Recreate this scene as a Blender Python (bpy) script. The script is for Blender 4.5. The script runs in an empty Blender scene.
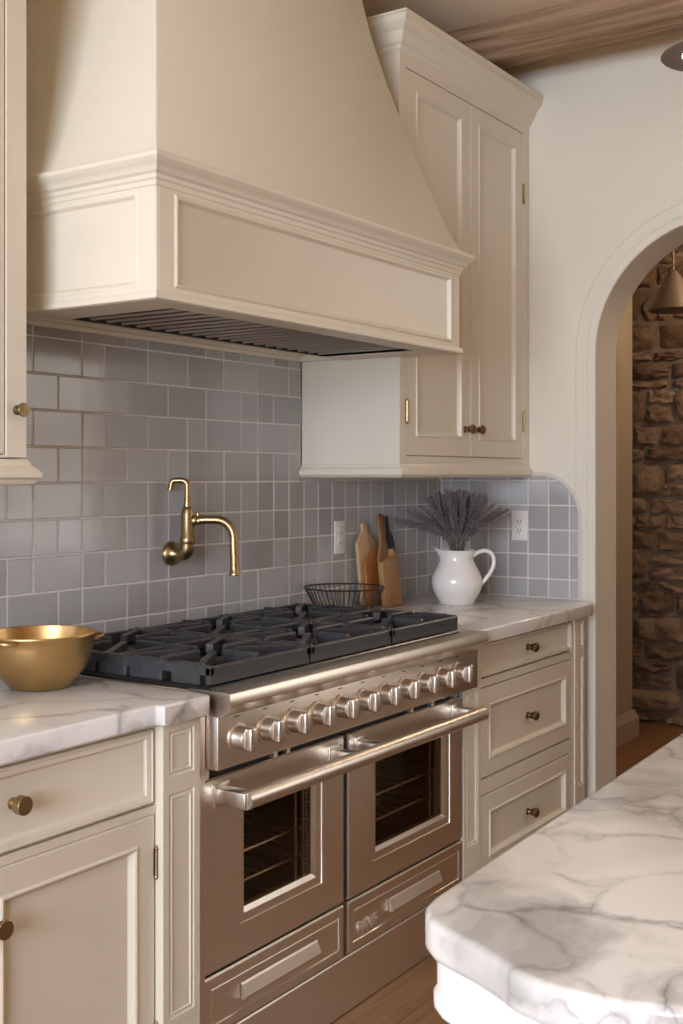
import bpy, bmesh, math, random
from mathutils import Vector, Matrix
random.seed(7)
sc = bpy.context.scene
COL = sc.collection
PI = math.pi

# ------------------------------------------------------------------ measures
H = 1.39                     # eye height
YW = 2.336                   # back wall face
XR = 4.20                    # right wall face
ZC = 3.05                    # ceiling
CT = 0.92                    # worktop height
RX0, RX1 = 1.953, 3.172      # range width at the control panel

# ------------------------------------------------------------------ materials
def mat_new(name):
    m = bpy.data.materials.new(name); m.use_nodes = True
    nt = m.node_tree
    b = nt.nodes['Principled BSDF']
    return m, nt, b

def lnk(nt, a, b): nt.links.new(a, b)

def coords(nt, scale=(1, 1, 1), kind='Object'):
    tc = nt.nodes.new('ShaderNodeTexCoord'); mp = nt.nodes.new('ShaderNodeMapping')
    mp.inputs['Scale'].default_value = scale
    lnk(nt, tc.outputs[kind], mp.inputs['Vector'])
    return mp.outputs['Vector']

def noise(nt, vec, scale, detail=4, rough=.55, dist=0.0):
    n = nt.nodes.new('ShaderNodeTexNoise')
    n.inputs['Scale'].default_value = scale; n.inputs['Detail'].default_value = detail
    n.inputs['Roughness'].default_value = rough; n.inputs['Distortion'].default_value = dist
    lnk(nt, vec, n.inputs['Vector'])
    return n.outputs['Fac']

def ramp(nt, fac, stops):
    r = nt.nodes.new('ShaderNodeValToRGB')
    e = r.color_ramp.elements
    while len(e) < len(stops): e.new(.5)
    for el, (p, c) in zip(e, stops):
        el.position = p; el.color = (*c, 1) if len(c) == 3 else c
    lnk(nt, fac, r.inputs['Fac'])
    return r.outputs['Color']

def math_n(nt, op, a, b=None, clamp=False):
    n = nt.nodes.new('ShaderNodeMath'); n.operation = op; n.use_clamp = clamp
    for i, v in enumerate((a, b)):
        if v is None: continue
        if isinstance(v, (int, float)): n.inputs[i].default_value = v
        else: lnk(nt, v, n.inputs[i])
    return n.outputs[0]

def mixc(nt, fac, a, b, mode='MIX'):
    n = nt.nodes.new('ShaderNodeMix'); n.data_type = 'RGBA'; n.blend_type = mode
    for sock, v in ((n.inputs[0], fac), (n.inputs[6], a), (n.inputs[7], b)):
        if isinstance(v, (int, float)): sock.default_value = v
        elif isinstance(v, tuple): sock.default_value = (*v, 1)
        else: lnk(nt, v, sock)
    return n.outputs[2]

def bump(nt, b, height, strength=.2, dist=.01):
    n = nt.nodes.new('ShaderNodeBump')
    n.inputs['Strength'].default_value = strength; n.inputs['Distance'].default_value = dist
    lnk(nt, height, n.inputs['Height']); lnk(nt, n.outputs['Normal'], b.inputs['Normal'])

def simple(name, col, rough=.5, metal=0., noise_amt=.04, nscale=18, bump_s=0., spec=None, coat=0.):
    m, nt, b = mat_new(name)
    v = coords(nt)
    f = noise(nt, v, nscale, 3)
    lo = tuple(max(0, c * (1 - noise_amt)) for c in col); hi = tuple(min(1, c * (1 + noise_amt)) for c in col)
    lnk(nt, ramp(nt, f, [(.3, lo), (.7, hi)]), b.inputs['Base Color'])
    b.inputs['Roughness'].default_value = rough; b.inputs['Metallic'].default_value = metal
    if spec is not None: b.inputs['Specular IOR Level'].default_value = spec
    if coat: b.inputs['Coat Weight'].default_value = coat; b.inputs['Coat Roughness'].default_value = .05
    if bump_s: bump(nt, b, noise(nt, v, nscale * 8, 3), bump_s, .002)
    return m

M = {}
M['paint'] = simple('cream_paint', (.73, .675, .550), .42, 0, .02, 3, .03)
M['island_paint'] = simple('island_white_paint', (.78, .775, .755), .4, 0, .02, 3)
M['plaster'] = simple('wall_plaster', (.75, .71, .60), .85, 0, .03, 2.2, .08)
M['ceiling'] = simple('ceiling_plaster', (.88, .76, .60), .9, 0, .03, 2, .08)
M['hall_paint'] = simple('hall_plaster', (.40, .32, .235), .9, 0, .03, 2)
M['front'] = simple('front_plaster', (.36, .19, .085), .9, 0, .04, 2)
M['iron'] = simple('cast_iron', (.042, .043, .047), .40, 0, .25, 60, .12)
M['enamel'] = simple('black_enamel', (.012, .012, .013), .3, 0, .1, 20)
M['brass'] = simple('aged_brass', (.40, .295, .155), .33, 1, .10, 30)
M['brass_bright'] = simple('brushed_gold', (.56, .37, .16), .36, 1, .05, 14)
M['bronze'] = simple('antique_bronze', (.24, .17, .09), .32, 1, .2, 60)
M['ceramic'] = simple('white_ceramic', (.83, .81, .77), .12, 0, .01, 5, 0, .5, .4)
M['outlet'] = simple('outlet_plastic', (.80, .78, .74), .35, 0, .01, 5)
M['dark'] = simple('dark_slot', (.02, .018, .016), .6)
M['wire'] = simple('dark_wire', (.06, .05, .045), .4, .7)
M['grout'] = simple('pale_grout', (.74, .70, .655), .85, 0, .04, 40)
M['trimtile'] = simple('pale_edge_trim', (.68, .65, .58), .45, 0, .03, 10)
M['shade'] = simple('brown_metal_shade', (.10, .068, .046), .5, .2)
M['saucer'] = simple('taupe_metal', (.22, .17, .13), .5, .2)
M['blackwood'] = simple('black_utensil', (.03, .027, .025), .45)
M['bulb_glass'], nt, b = mat_new('lit_diffuser')
b.inputs['Base Color'].default_value = (.9, .88, .82, 1)
b.inputs['Emission Color'].default_value = (1, .93, .82, 1); b.inputs['Emission Strength'].default_value = 3.0

def steel():
    m, nt, b = mat_new('stainless_steel')
    v = coords(nt, (1.5, 30, 90))
    f = noise(nt, v, 6, 3)
    lnk(nt, ramp(nt, f, [(.3, (.735, .665, .58)), (.7, (.75, .68, .595))]), b.inputs['Base Color'])
    b.inputs['Metallic'].default_value = 1
    lnk(nt, ramp(nt, f, [(.25, (.33,) * 3), (.75, (.36,) * 3)]), b.inputs['Roughness'])
    return m
M['steel'] = steel()
M['badge'] = simple('satin_badge', (.74, .66, .56), .55, .8, .02, 30)
M['steel_bright'] = simple('polished_steel', (.66, .60, .53), .35, 1, .02, 30)

def marble(name, dark, scale, veink, patchk):
    m, nt, b = mat_new(name)
    v = coords(nt)
    warp = nt.nodes.new('ShaderNodeTexNoise'); warp.inputs['Scale'].default_value = 2.6 * scale
    warp.inputs['Detail'].default_value = 5; lnk(nt, v, warp.inputs['Vector'])
    sub = nt.nodes.new('ShaderNodeVectorMath'); sub.operation = 'SCALE'; sub.inputs['Scale'].default_value = .45 / scale
    lnk(nt, warp.outputs['Color'], sub.inputs[0])
    add = nt.nodes.new('ShaderNodeVectorMath'); add.operation = 'ADD'
    lnk(nt, v, add.inputs[0]); lnk(nt, sub.outputs['Vector'], add.inputs[1])
    vor = nt.nodes.new('ShaderNodeTexVoronoi'); vor.feature = 'DISTANCE_TO_EDGE'
    vor.inputs['Scale'].default_value = 4.2 * scale
    lnk(nt, add.outputs['Vector'], vor.inputs['Vector'])
    thin = ramp(nt, vor.outputs['Distance'], [(0, (1, 1, 1)), (.018, (.55,) * 3), (.085, (0, 0, 0))])
    cloud = noise(nt, add.outputs['Vector'], 3.4 * scale, 5, .6)
    gate = ramp(nt, cloud, [(.40, (0, 0, 0)), (.60, (1, 1, 1))])
    veins = mixc(nt, 1.0, thin, gate, 'MULTIPLY')
    n2 = noise(nt, add.outputs['Vector'], 1.7 * scale, 6, .62, .6)
    patch = ramp(nt, n2, [(.48, (0, 0, 0)), (.68, (1, 1, 1))])
    base = mixc(nt, math_n(nt, 'MULTIPLY', patch, patchk), (.78, .77, .745), (.40, .395, .385))
    col = mixc(nt, math_n(nt, 'MULTIPLY', veins, veink, True), base, dark)
    lnk(nt, col, b.inputs['Base Color'])
    b.inputs['Roughness'].default_value = .16
    return m
M['marble'] = marble('white_marble', (.24, .225, .22), .9, .85, .45)
M['marble_island'] = marble('veined_marble', (.20, .195, .19), 1.7, .85, .95)

def tile():
    m, nt, b = mat_new('glazed_tile')
    g = nt.nodes.new('ShaderNodeNewGeometry')
    c = ramp(nt, g.outputs['Random Per Island'], [(0, (.36, .35, .338)), (.45, (.42, .413, .408)), (1, (.485, .485, .488))])
    v = coords(nt)
    f = noise(nt, v, 9, 4)
    c2 = mixc(nt, math_n(nt, 'MULTIPLY', f, .22), c, (.46, .46, .465))
    lnk(nt, c2, b.inputs['Base Color'])
    b.inputs['Roughness'].default_value = .14
    b.inputs['Specular IOR Level'].default_value = .6
    bump(nt, b, noise(nt, v, 13, 2), .12, .006)
    return m
M['tile'] = tile()

def wood(name, stops, scale, stretch, rough=.5, bump_s=.1):
    m, nt, b = mat_new(name)
    v = coords(nt, stretch)
    f = noise(nt, v, scale, 6, .6, 1.2)
    lnk(nt, ramp(nt, f, stops), b.inputs['Base Color'])
    b.inputs['Roughness'].default_value = rough
    bump(nt, b, f, bump_s, .004)
    return m
M['beam'] = wood('old_beam_oak', [(.28, (.10, .055, .028)), (.5, (.27, .165, .09)), (.72, (.40, .27, .165))], 2.6, (9, .45, 11), .8, .6)
M['board_pale'] = wood('pale_maple', [(.3, (.48, .30, .15)), (.7, (.60, .41, .23))], 6, (9, 9, 1.2))
M['board_amber'] = wood('amber_wood', [(.3, (.30, .10, .02)), (.7, (.44, .17, .045))], 6, (9, 9, 1.2))
M['board_walnut'] = wood('walnut', [(.3, (.20, .09, .03)), (.7, (.33, .165, .07))], 6, (9, 9, 1.2))
M['board_tan'] = wood('tan_block', [(.3, (.30, .15, .055)), (.7, (.41, .225, .09))], 8, (9, 9, 1.5))

def floor_mat():
    m, nt, b = mat_new('oak_floor')
    tc = nt.nodes.new('ShaderNodeTexCoord')
    br = nt.nodes.new('ShaderNodeTexBrick')
    br.inputs['Scale'].default_value = 1; br.inputs['Brick Width'].default_value = 1.6
    br.inputs['Row Height'].default_value = .14; br.inputs['Mortar Size'].default_value = .0015
    br.inputs['Color1'].default_value = (.27, .135, .058, 1); br.inputs['Color2'].default_value = (.35, .185, .085, 1)
    br.inputs['Mortar'].default_value = (.08, .04, .02, 1)
    lnk(nt, tc.outputs['Object'], br.inputs['Vector'])
    v = coords(nt, (1.2, 14, 14))
    f = noise(nt, v, 3, 6, .6, .8)
    g = ramp(nt, f, [(.3, (.62, .6, .58)), (.7, (1.12, 1.1, 1.08))])
    lnk(nt, mixc(nt, 1.0, br.outputs['Color'], g, 'MULTIPLY'), b.inputs['Base Color'])
    b.inputs['Roughness'].default_value = .38
    return m
M['floor'] = floor_mat()

def stone_mat():
    m, nt, b = mat_new('field_stone')
    g = nt.nodes.new('ShaderNodeNewGeometry')
    c = ramp(nt, g.outputs['Random Per Island'], [(0, (.13, .075, .042)), (.5, (.24, .15, .088)), (1, (.34, .235, .15))])
    v = coords(nt)
    f = noise(nt, v, 11, 7, .65, .5)
    lnk(nt, mixc(nt, 1.0, c, ramp(nt, f, [(.30, (.55, .52, .5)), (.7, (1.2, 1.17, 1.12))]), 'MULTIPLY'), b.inputs['Base Color'])
    b.inputs['Roughness'].default_value = .95
    bump(nt, b, f, .8, .03)
    return m
M['stone'] = stone_mat()
M['mortar'] = simple('stone_mortar', (.20, .14, .095), .95, 0, .3, 20, .5)

def glass_mat():
    m, nt, b = mat_new('smoked_oven_glass')
    b.inputs['Base Color'].default_value = (.62, .50, .40, 1)
    b.inputs['Transmission Weight'].default_value = 1
    b.inputs['Roughness'].default_value = .03; b.inputs['IOR'].default_value = 1.3
    return m
M['glass'] = glass_mat()
M['cavity'] = simple('oven_enamel', (.10, .062, .042), .4, .2)

def lav_mat(name, a, c):
    m, nt, b = mat_new(name)
    g = nt.nodes.new('ShaderNodeNewGeometry')
    lnk(nt, ramp(nt, g.outputs['Random Per Island'], [(0, a), (1, c)]), b.inputs['Base Color'])
    b.inputs['Roughness'].default_value = .9
    return m
M['lavender'] = lav_mat('dried_lavender', (.085, .068, .072), (.30, .265, .27))
M['stem'] = lav_mat('dried_stem', (.11, .10, .075), (.17, .15, .11))

# ------------------------------------------------------------------ mesh helpers
class MB:
    def __init__(self): self.v = []; self.f = []
    def add(self, vs, fs):
        n = len(self.v); self.v += [tuple(p) for p in vs]; self.f += [tuple(i + n for i in f) for f in fs]
        return self
    def box(self, x0, x1, y0, y1, z0, z1, bev=0., seg=2):
        if bev <= 0:
            vs = [(x, y, z) for x in (x0, x1) for y in (y0, y1) for z in (z0, z1)]
            return self.add(vs, [(0, 1, 3, 2), (4, 6, 7, 5), (0, 4, 5, 1), (2, 3, 7, 6), (0, 2, 6, 4), (1, 5, 7, 3)])
        bm = bmesh.new(); bmesh.ops.create_cube(bm, size=1)
        for w in bm.verts:
            w.co = ((x0 + x1) / 2 + w.co.x * (x1 - x0), (y0 + y1) / 2 + w.co.y * (y1 - y0), (z0 + z1) / 2 + w.co.z * (z1 - z0))
        bmesh.ops.bevel(bm, geom=bm.edges[:], offset=bev, segments=seg, profile=.5, affect='EDGES')
        return self.bm(bm)
    def bm(self, bm, mat=None):
        bm.verts.index_update()
        vs = [(mat @ w.co) if mat else w.co.copy() for w in bm.verts]
        fs = [[w.index for w in f.verts] for f in bm.faces]
        bm.free(); return self.add(vs, fs)
    def prism(self, poly, z0, z1, bev=0., seg=3, sides=False):
        """vertical prism of an XY outline with rounded top and bottom rims"""
        bm = bmesh.new()
        vs = [bm.verts.new((x, y, z0)) for x, y in poly]
        f = bm.faces.new(vs)
        r = bmesh.ops.extrude_face_region(bm, geom=[f])
        for w in r['geom']:
            if isinstance(w, bmesh.types.BMVert): w.co.z = z1
        bmesh.ops.recalc_face_normals(bm, faces=bm.faces[:])
        if bev > 0:
            ed = [e for e in bm.edges if abs(e.verts[0].co.z - e.verts[1].co.z) < 1e-6 or sides]
            bmesh.ops.bevel(bm, geom=ed, offset=bev, segments=seg, profile=.5, affect='EDGES')
        return self.bm(bm)
    def ring_stack(self, rings, cap0=True, cap1=True, closed=False):
        n = len(rings[0]); vs = [p for r in rings for p in r]; fs = []
        m = len(rings)
        for i in range(m if closed else m - 1):
            j2 = (i + 1) % m
            for j in range(n):
                k = (j + 1) % n
                fs.append((i * n + j, i * n + k, j2 * n + k, j2 * n + j))
        if not closed:
            if cap0: fs.append(tuple(range(n))[::-1])
            if cap1: fs.append(tuple((m - 1) * n + j for j in range(n)))
        return self.add(vs, fs)
    def lathe(self, c, prof, axis='z', n=32, cap=True):
        """prof: (radius, height) along the axis; axis z, -y or an explicit vector"""
        a = {'z': Vector((0, 0, 1)), '-y': Vector((0, -1, 0)), '-x': Vector((-1, 0, 0))}.get(axis, axis) if isinstance(axis, str) else Vector(axis).normalized()
        u = a.orthogonal().normalized(); w = a.cross(u)
        rings = []
        for r, h in prof:
            r = max(r, 1e-5)
            rings.append([Vector(c) + a * h + (u * math.cos(2 * PI * i / n) + w * math.sin(2 * PI * i / n)) * r for i in range(n)])
        return self.ring_stack(rings, cap, cap)
    def tube(self, pts, r, n=10, closed=False, radii=None):
        pts = [Vector(p) for p in pts]; m = len(pts); rings = []
        prev = None
        for i, p in enumerate(pts):
            if closed: t = pts[(i + 1) % m] - pts[i - 1]
            else: t = pts[min(i + 1, m - 1)] - pts[max(i - 1, 0)]
            t.normalize()
            if prev is None: u = t.orthogonal().normalized()
            else:
                u = prev - t * prev.dot(t)
                u = u.normalized() if u.length > 1e-6 else t.orthogonal().normalized()
            prev = u; w = t.cross(u); rr = radii[i] if radii else r
            rings.append([p + (u * math.cos(2 * PI * k / n) + w * math.sin(2 * PI * k / n)) * rr for k in range(n)])
        return self.ring_stack(rings, closed=closed)
    def panel(self, x0, x1, z0, z1, y, prof, back, face='-y'):
        """rectangular panel front stepped by (inset, depth) rings; depth goes away from the viewer. face -y: plane y; face -x: x,y swap"""
        rings = []
        for e in [(0, back)] + prof:
            ins, inz, dep = e if len(e) == 3 else (e[0], e[0], e[1])
            a0, a1, b0, b1 = x0 + ins, x1 - ins, z0 + inz, z1 - inz
            q = [(a0, y + dep, b0), (a1, y + dep, b0), (a1, y + dep, b1), (a0, y + dep, b1)]
            if face == '-x': q = [(p[1], p[0], p[2]) for p in q][::-1]
            rings.append(q)
        return self.ring_stack(rings)
    def sweep(self, path, prof, side=1, z=0.):
        """profile (out, height) swept along an XY polyline with mitred corners; side=1: outwards is to the right of travel"""
        P = [Vector((p[0], p[1])) for p in path]; rings = []
        for i, p in enumerate(P):
            ns = []
            for a, b in ((i - 1, i), (i, i + 1)):
                if a >= 0 and b < len(P):
                    d = (P[b] - P[a]).normalized(); ns.append(Vector((d.y, -d.x)) * side)
            nrm = ns[0] if len(ns) == 1 else (ns[0] + ns[1]) / (1 + ns[0].dot(ns[1]))
            rings.append([(p.x + nrm.x * o, p.y + nrm.y * o, z + h) for o, h in prof])
        return self.ring_stack(rings)
    def build(self, name, mat, parent=None, smooth=35, local=False):
        me = bpy.data.meshes.new(name)
        off = Vector((0, 0, 0))
        if parent is not None and not local:
            top = parent
            while top.parent: top = top.parent
            off = top.location
        me.from_pydata([(p[0] - off.x, p[1] - off.y, p[2] - off.z) for p in self.v], [], self.f)
        me.validate(); me.update()
        bm = bmesh.new(); bm.from_mesh(me)
        bmesh.ops.recalc_face_normals(bm, faces=bm.faces[:]); bm.to_mesh(me); bm.free()
        if smooth:
            me.shade_smooth(); me.set_sharp_from_angle(angle=math.radians(smooth))
        me.materials.append(M[mat] if isinstance(mat, str) else mat)
        o = bpy.data.objects.new(name, me); COL.objects.link(o)
        if parent is not None: o.parent = parent
        return o

def tag(o, label, cat, group=None):
    o['label'] = label; o['category'] = cat
    if group: o['group'] = group
    return o
def thing(name, loc, label, cat, group=None):
    o = bpy.data.objects.new(name, None); COL.objects.link(o); o.location = loc
    o.empty_display_size = .1
    return tag(o, label, cat, group)
def struct(o):
    o['kind'] = 'structure'; return o

def arc(cx, cy, r, a0, a1, n):
    return [(cx + r * math.cos(math.radians(a0 + (a1 - a0) * i / n)), cy + r * math.sin(math.radians(a0 + (a1 - a0) * i / n))) for i in range(n + 1)]

# ------------------------------------------------------------------ the room
XL, YF = -3.2, -2.9
b = MB(); b.box(XL - .2, 7.2, YF - .2, 3.2, -.1, 0); struct(b.build('floor', 'floor', smooth=0))
b = MB(); b.box(XL - .2, XR + .21, YF - .2, YW + .2, ZC, ZC + .1); struct(b.build('ceiling', 'ceiling', smooth=0))
b = MB(); b.box(XL - .2, XR + .207, YW, YW + .2, 0, ZC); struct(b.build('wall_back', 'plaster', smooth=0))
b = MB(); b.box(XL - .2, XR + .207, YF - .2, YF, 0, ZC); struct(b.build('wall_front', 'front', smooth=0))

# left wall with a wide window opening
WY0, WY1, WZ0, WZ1 = -1.3, 1.5, .85, 2.75
b = MB()
b.box(XL - .2, XL, YF, WY0, 0, ZC); b.box(XL - .2, XL, WY1, YW, 0, ZC)
b.box(XL - .2, XL, WY0, WY1, 0, WZ0); b.box(XL - .2, XL, WY0, WY1, WZ1, ZC)
struct(b.build('wall_left', 'front', smooth=0))
b = MB()
for y in (WY0, WY0 + .95, WY0 + 1.9, WY1 - .06): b.box(XL - .12, XL - .06, y, y + .06, WZ0, WZ1)
for z in (WZ0, 1.9, WZ1 - .06): b.box(XL - .12, XL - .06, WY0, WY1, z, z + .06)
struct(b.build('window_1', 'island_paint', smooth=0))

# right wall: arch opening (centre AY, springing AZ, radius AR), a window further along
AY, AZ, AR = 1.204, 1.853, .462
WT = .207
def wall_strip(b, x0, x1, poly):
    """extrude a YZ polygon (list of quads) between x0 and x1"""
    n = len(poly)
    b.ring_stack([[(x0, y, z) for y, z in poly], [(x1, y, z) for y, z in poly]])
b = MB()
ar = arc(AY, AZ, AR, 0, 180, 40)          # from far jamb (larger Y) over the top to near jamb
n = len(ar)
def arch_wall(b, x0, x1, ylo, yhi, ztop):
    front = []
    # column strips following the arch, as one continuous sheet on each face, plus soffit
    for x, flip in ((x0, 1), (x1, 0)):
        b.add([(x, AY + AR, 0), (x, yhi, 0), (x, yhi, ztop), (x, AY + AR, ztop), (x, AY + AR, AZ)], [(0, 1, 2, 3, 4)])
        b.add([(x, AY - AR, 0), (x, ylo, 0), (x, ylo, ztop), (x, AY - AR, ztop), (x, AY - AR, AZ)], [(0, 1, 2, 3, 4)])
        for i in range(n - 1):
            (ya, za), (yb, zb) = ar[i], ar[i + 1]
            b.add([(x, ya, za), (x, yb, zb), (x, yb, ztop), (x, ya, ztop)], [(0, 1, 2, 3)])
    loop = [(AY + AR, 0)] + ar + [(AY - AR, 0)]
    for i in range(len(loop) - 1):
        (ya, za), (yb, zb) = loop[i], loop[i + 1]
        b.add([(x0, ya, za), (x1, ya, za), (x1, yb, zb), (x0, yb, zb)], [(0, 1, 2, 3)])
arch_wall(b, XR, XR + WT, .60, YW, ZC)
V0, V1, VZ0, VZ1 = -.55, .32, .95, 2.35
b.box(XR, XR + WT, V1, .60, 0, ZC); b.box(XR, XR + WT, YF, V0, 0, ZC)
b.box(XR, XR + WT, V0, V1, 0, VZ0); b.box(XR, XR + WT, V0, V1, VZ1, ZC)
o = b.build('wall_right', 'plaster', smooth=30); struct(o)
b = MB()
for y in (V0, V0 + .41, V1 - .05): b.box(XR + .08, XR + .13, y, y + .05, VZ0, VZ1)
for z in (VZ0, 1.62, VZ1 - .05): b.box(XR + .08, XR + .13, V0, V1, z, z + .05)
struct(b.build('window_2', 'island_paint', smooth=0))

# raised plaster band round the arch
b = MB()
prof = [(AR, 0), (AR, .004), (AR + .004, .008), (AR + .030, .008), (AR + .034, .0055), (AR + .077, .0055), (AR + .082, 0)]
rings = []
for r_, t_ in prof: pass
path = [(AY + 1, 0, 0.0)]
for k in range(len(prof)): pass
def band_ring(kind, a=None, z=None, sgn=1):
    out = []
    for r_, t_ in prof:
        if kind == 'arc': out.append((XR - t_, AY + r_ * math.cos(a), AZ + r_ * math.sin(a)))
        else: out.append((XR - t_, AY + sgn * r_, z))
    return out
rings = [band_ring('leg', z=0, sgn=1)] + [band_ring('arc', a=PI * i / 40) for i in range(41)] + [band_ring('leg', z=0, sgn=-1)]
b.ring_stack(rings); struct(b.build('trim_1', 'plaster', smooth=30))

# hall beyond the arch
b = MB(); b.box(XR + WT, 6.06, 2.2, 2.32, 0, 2.75); struct(b.build('wall_hall', 'hall_paint', smooth=0))
b = MB(); b.sweep([(4.41, 2.2), (6.06, 2.2), (6.06, 2.32)], [(0, 0), (.028, 0), (.028, .10), (.016, .125), (.012, .14), (0, .14)], side=1)
struct(b.build('baseboard_hall', 'hall_paint', smooth=0))
b = MB(); b.box(XR + WT, 7.0, -.6, 2.9, 2.75, 2.85); struct(b.build('ceiling_hall', 'hall_paint', smooth=0))
b = MB(); b.box(XR + WT, 7.0, -.6, -.5, 0, 2.75); b.box(XR + WT, 7.0, 2.8, 2.9, 0, 2.75); struct(b.build('wall_hall_end', 'hall_paint', smooth=0))

# rubble stone wall closing the hall
b = MB(); b.box(6.46, 6.6, -.5, 2.8, 0, 2.75)
sw = b.build('wall_stone', 'mortar', smooth=0); struct(sw)
b = MB()
rnd = random.Random(3)
def stone(b, y0, y1, z0, z1, rnd):
    nu, nv = 10, 7
    prj = rnd.uniform(.025, .055)
    tilt = rnd.uniform(-.25, .25); px = rnd.uniform(0, 50)
    from mathutils import noise as nz
    cy, cz = (y0 + y1) / 2, (z0 + z1) / 2
    vs = []
    for j in range(nv + 1):
        for i in range(nu + 1):
            u, v = i / nu * 2 - 1, j / nv * 2 - 1
            e = max(0, (1 - abs(u) ** 5) * (1 - abs(v) ** 5)) ** .45
            k = 1 - .05 * (abs(u) * abs(v)) ** 2
            q = nz.noise(Vector((px + u * 1.7, v * 1.5, px)))
            q2 = nz.noise(Vector((px + u * 5, v * 4, px + 9)))
            yy = cy + (y1 - y0) / 2 * u * k + .022 * nz.noise(Vector((px, v * 2, u * 2)))
            zz = cz + (z1 - z0) / 2 * v * k + .016 * nz.noise(Vector((u * 2, px, v * 2)))
            x = 6.47 - e * (prj + .024 * q + .018 * q2 + .02 * tilt * v)
            vs.append((x, yy, zz))
    w = nu + 1
    fs = [(j * w + i, j * w + i + 1, (j + 1) * w + i + 1, (j + 1) * w + i) for j in range(nv) for i in range(nu)]
    b.add(vs, fs)
z = 0.0
while z < 2.7:
    hgt = rnd.choice([.05, .06, .08, .10, .13, .16, .20])
    y = .3 - rnd.uniform(0, .3)
    while y < 2.75:
        w = rnd.uniform(.10, .34)
        if hgt > .15 and rnd.random() < .35:
            s_ = rnd.uniform(.35, .65)
            stone(b, y + .004, y + w - .004, z + .004, z + hgt * s_ - .003, rnd); stone(b, y + .004, y + w - .004, z + hgt * s_ + .003, z + hgt - .004, rnd)
        else:
            stone(b, y + .004, y + w - .004, z + .004, z + hgt - .004, rnd)
        y += w
    z += hgt
o = b.build('stone_facing', 'stone', sw, smooth=60, local=True)

# old beam across the ceiling along the right wall
bm = bmesh.new()
from mathutils import noise as nz
b = MB(); rings = []
for i in range(81):
    y = YF + .02 + (YW - .03 - YF) * i / 80
    w = lambda s: .006 * nz.noise(Vector((s, y * 2.2, 0))) + .003 * nz.noise(Vector((s, y * 8, 3)))
    x0, x1, z0, z1 = 3.848 + w(1), 3.985 + w(2), 2.914 + w(3), ZC - .001
    rings.append([(x0, y, z1), (x0 + w(7), y, 2.985 + w(8)), (x0 + w(5) * .7, y, z0 + .012), (x0 + .012, y, z0), (x1 - .008, y, z0 + w(6) * .6), (x1, y, z0 + .01), (x1, y, z1)])
b.ring_stack(rings)
o = b.build('ceiling_beam', 'beam', smooth=50); struct(o); tag(o, 'rough brown timber beam under the white ceiling', 'beam')

# ------------------------------------------------------------------ tiled splashback
bs = thing('tile_backsplash', (2.5, YW, CT), 'wide grey glazed tile backsplash in running bond behind the range', 'backsplash')
bs2 = thing('tile_backsplash', (XR, 2.0, CT), 'small grey blue tile backsplash with rounded corner on the side wall', 'backsplash')
ZR = [1.79, 1.750, 1.655, 1.561, 1.466, 1.372, 1.277, 1.182, 1.088, .993, .921]
K0, KP = 1.962, .0848
rows = [
 [1, 3, 5, 6, 9, 10, 11, 13, 14], [1, 3, 4, 6, 8, 10, 12, 14], [2, 5, 7, 9, 11, 12, 13, 15], [1, 3, 4, 6, 8, 9, 11, 12, 14],
 [0, 2, 3, 5, 7, 8, 10, 12, 13, 14], [0, 1, 3, 4, 6, 7, 9, 10, 11, 12, 13, 14, 15], [2, 3, 5, 6, 7, 9, 10, 11, 12, 13, 14, 15],
 [0, 1, 3, 4, 6, 7, 9, 11, 13, 14, 15], [0, 2, 3, 5, 6, 7, 8, 10, 11, 12, 14, 15], list(range(16))]
tl = MB(); gr = MB(); tl2 = MB(); gr2 = MB(); rt = random.Random(11)
def tile_poly(poly, place, tl=tl):
    """one glazed tile: poly in wall (u, z); place(u, z, depth)"""
    n = len(poly)
    cx = sum(p[0] for p in poly) / n; cz = sum(p[1] for p in poly) / n
    us = [p[0] for p in poly]; hw_ = max(.03, (max(us) - min(us)) / 2)
    cl_ = lambda v, m: max(-m, min(m, v))
    tu, tz, d0 = cl_(rt.gauss(0, .0045), .0003 / hw_), cl_(rt.gauss(0, .0045), .006), rt.uniform(-.0001, .0003)
    def inset(k):
        out = []
        for (u, z) in poly:
            lu, lz = u - cx, z - cz
            L = math.hypot(lu, lz) or 1
            out.append((u - math.copysign(min(k, abs(lu)), lu) if abs(lu) > 1e-6 else u, z - math.copysign(min(k, abs(lz)), lz) if abs(lz) > 1e-6 else z))
        return out
    r0 = [place(u, z, .003) for u, z in poly]
    r1 = [place(u, z, .0068 + d0 + tu * (u - cx) + tz * (z - cz)) for u, z in poly]
    r2 = [place(u, z, .0080 + d0 + tu * (u - cx) + tz * (z - cz)) for u, z in inset(.0016)]
    tl.ring_stack([r0, r1, r2], cap0=False)
G = .0024
def back(u, z, d): return (u, YW - d, z)
def right(u, z, d): return (XR - d, u, z)
for ri, ks in enumerate(rows):
    zt, zb = ZR[ri], ZR[ri + 1]
    xs = [K0 + KP * k for k in ks]
    lo = -12
    left = []
    if ri >= 5:
        k = (ks[0] - 2) if (ri % 2) else (ks[0] - 1)
        while k > lo: left.append(K0 + KP * k); k -= 2 if (k % 3) else 1
    xs = sorted(left) + xs
    if ri >= 5:
        xs = [.95] + xs
        k = 16
        while K0 + KP * k < 4.19: xs.append(K0 + KP * k); k += 1
        xs.append(XR - .010)
    else:
        xs = [1.60, K0 + KP * (ks[0] - 4), K0 + KP * (ks[0] - 2)] + xs + [3.219]
    for a, c in zip(xs[:-1], xs[1:]):
        if c - a < .012: continue
        tile_poly([(a + G, zb + G), (c - G, zb + G), (c - G, zt - G), (a + G, zt - G)], back)
gr.box(1.60, 3.219, YW - .0066, YW - .0005, ZR[5], 1.79)
gr.box(.95, XR - .009, YW - .0066, YW - .0005, CT + .0005, ZR[5])
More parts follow.
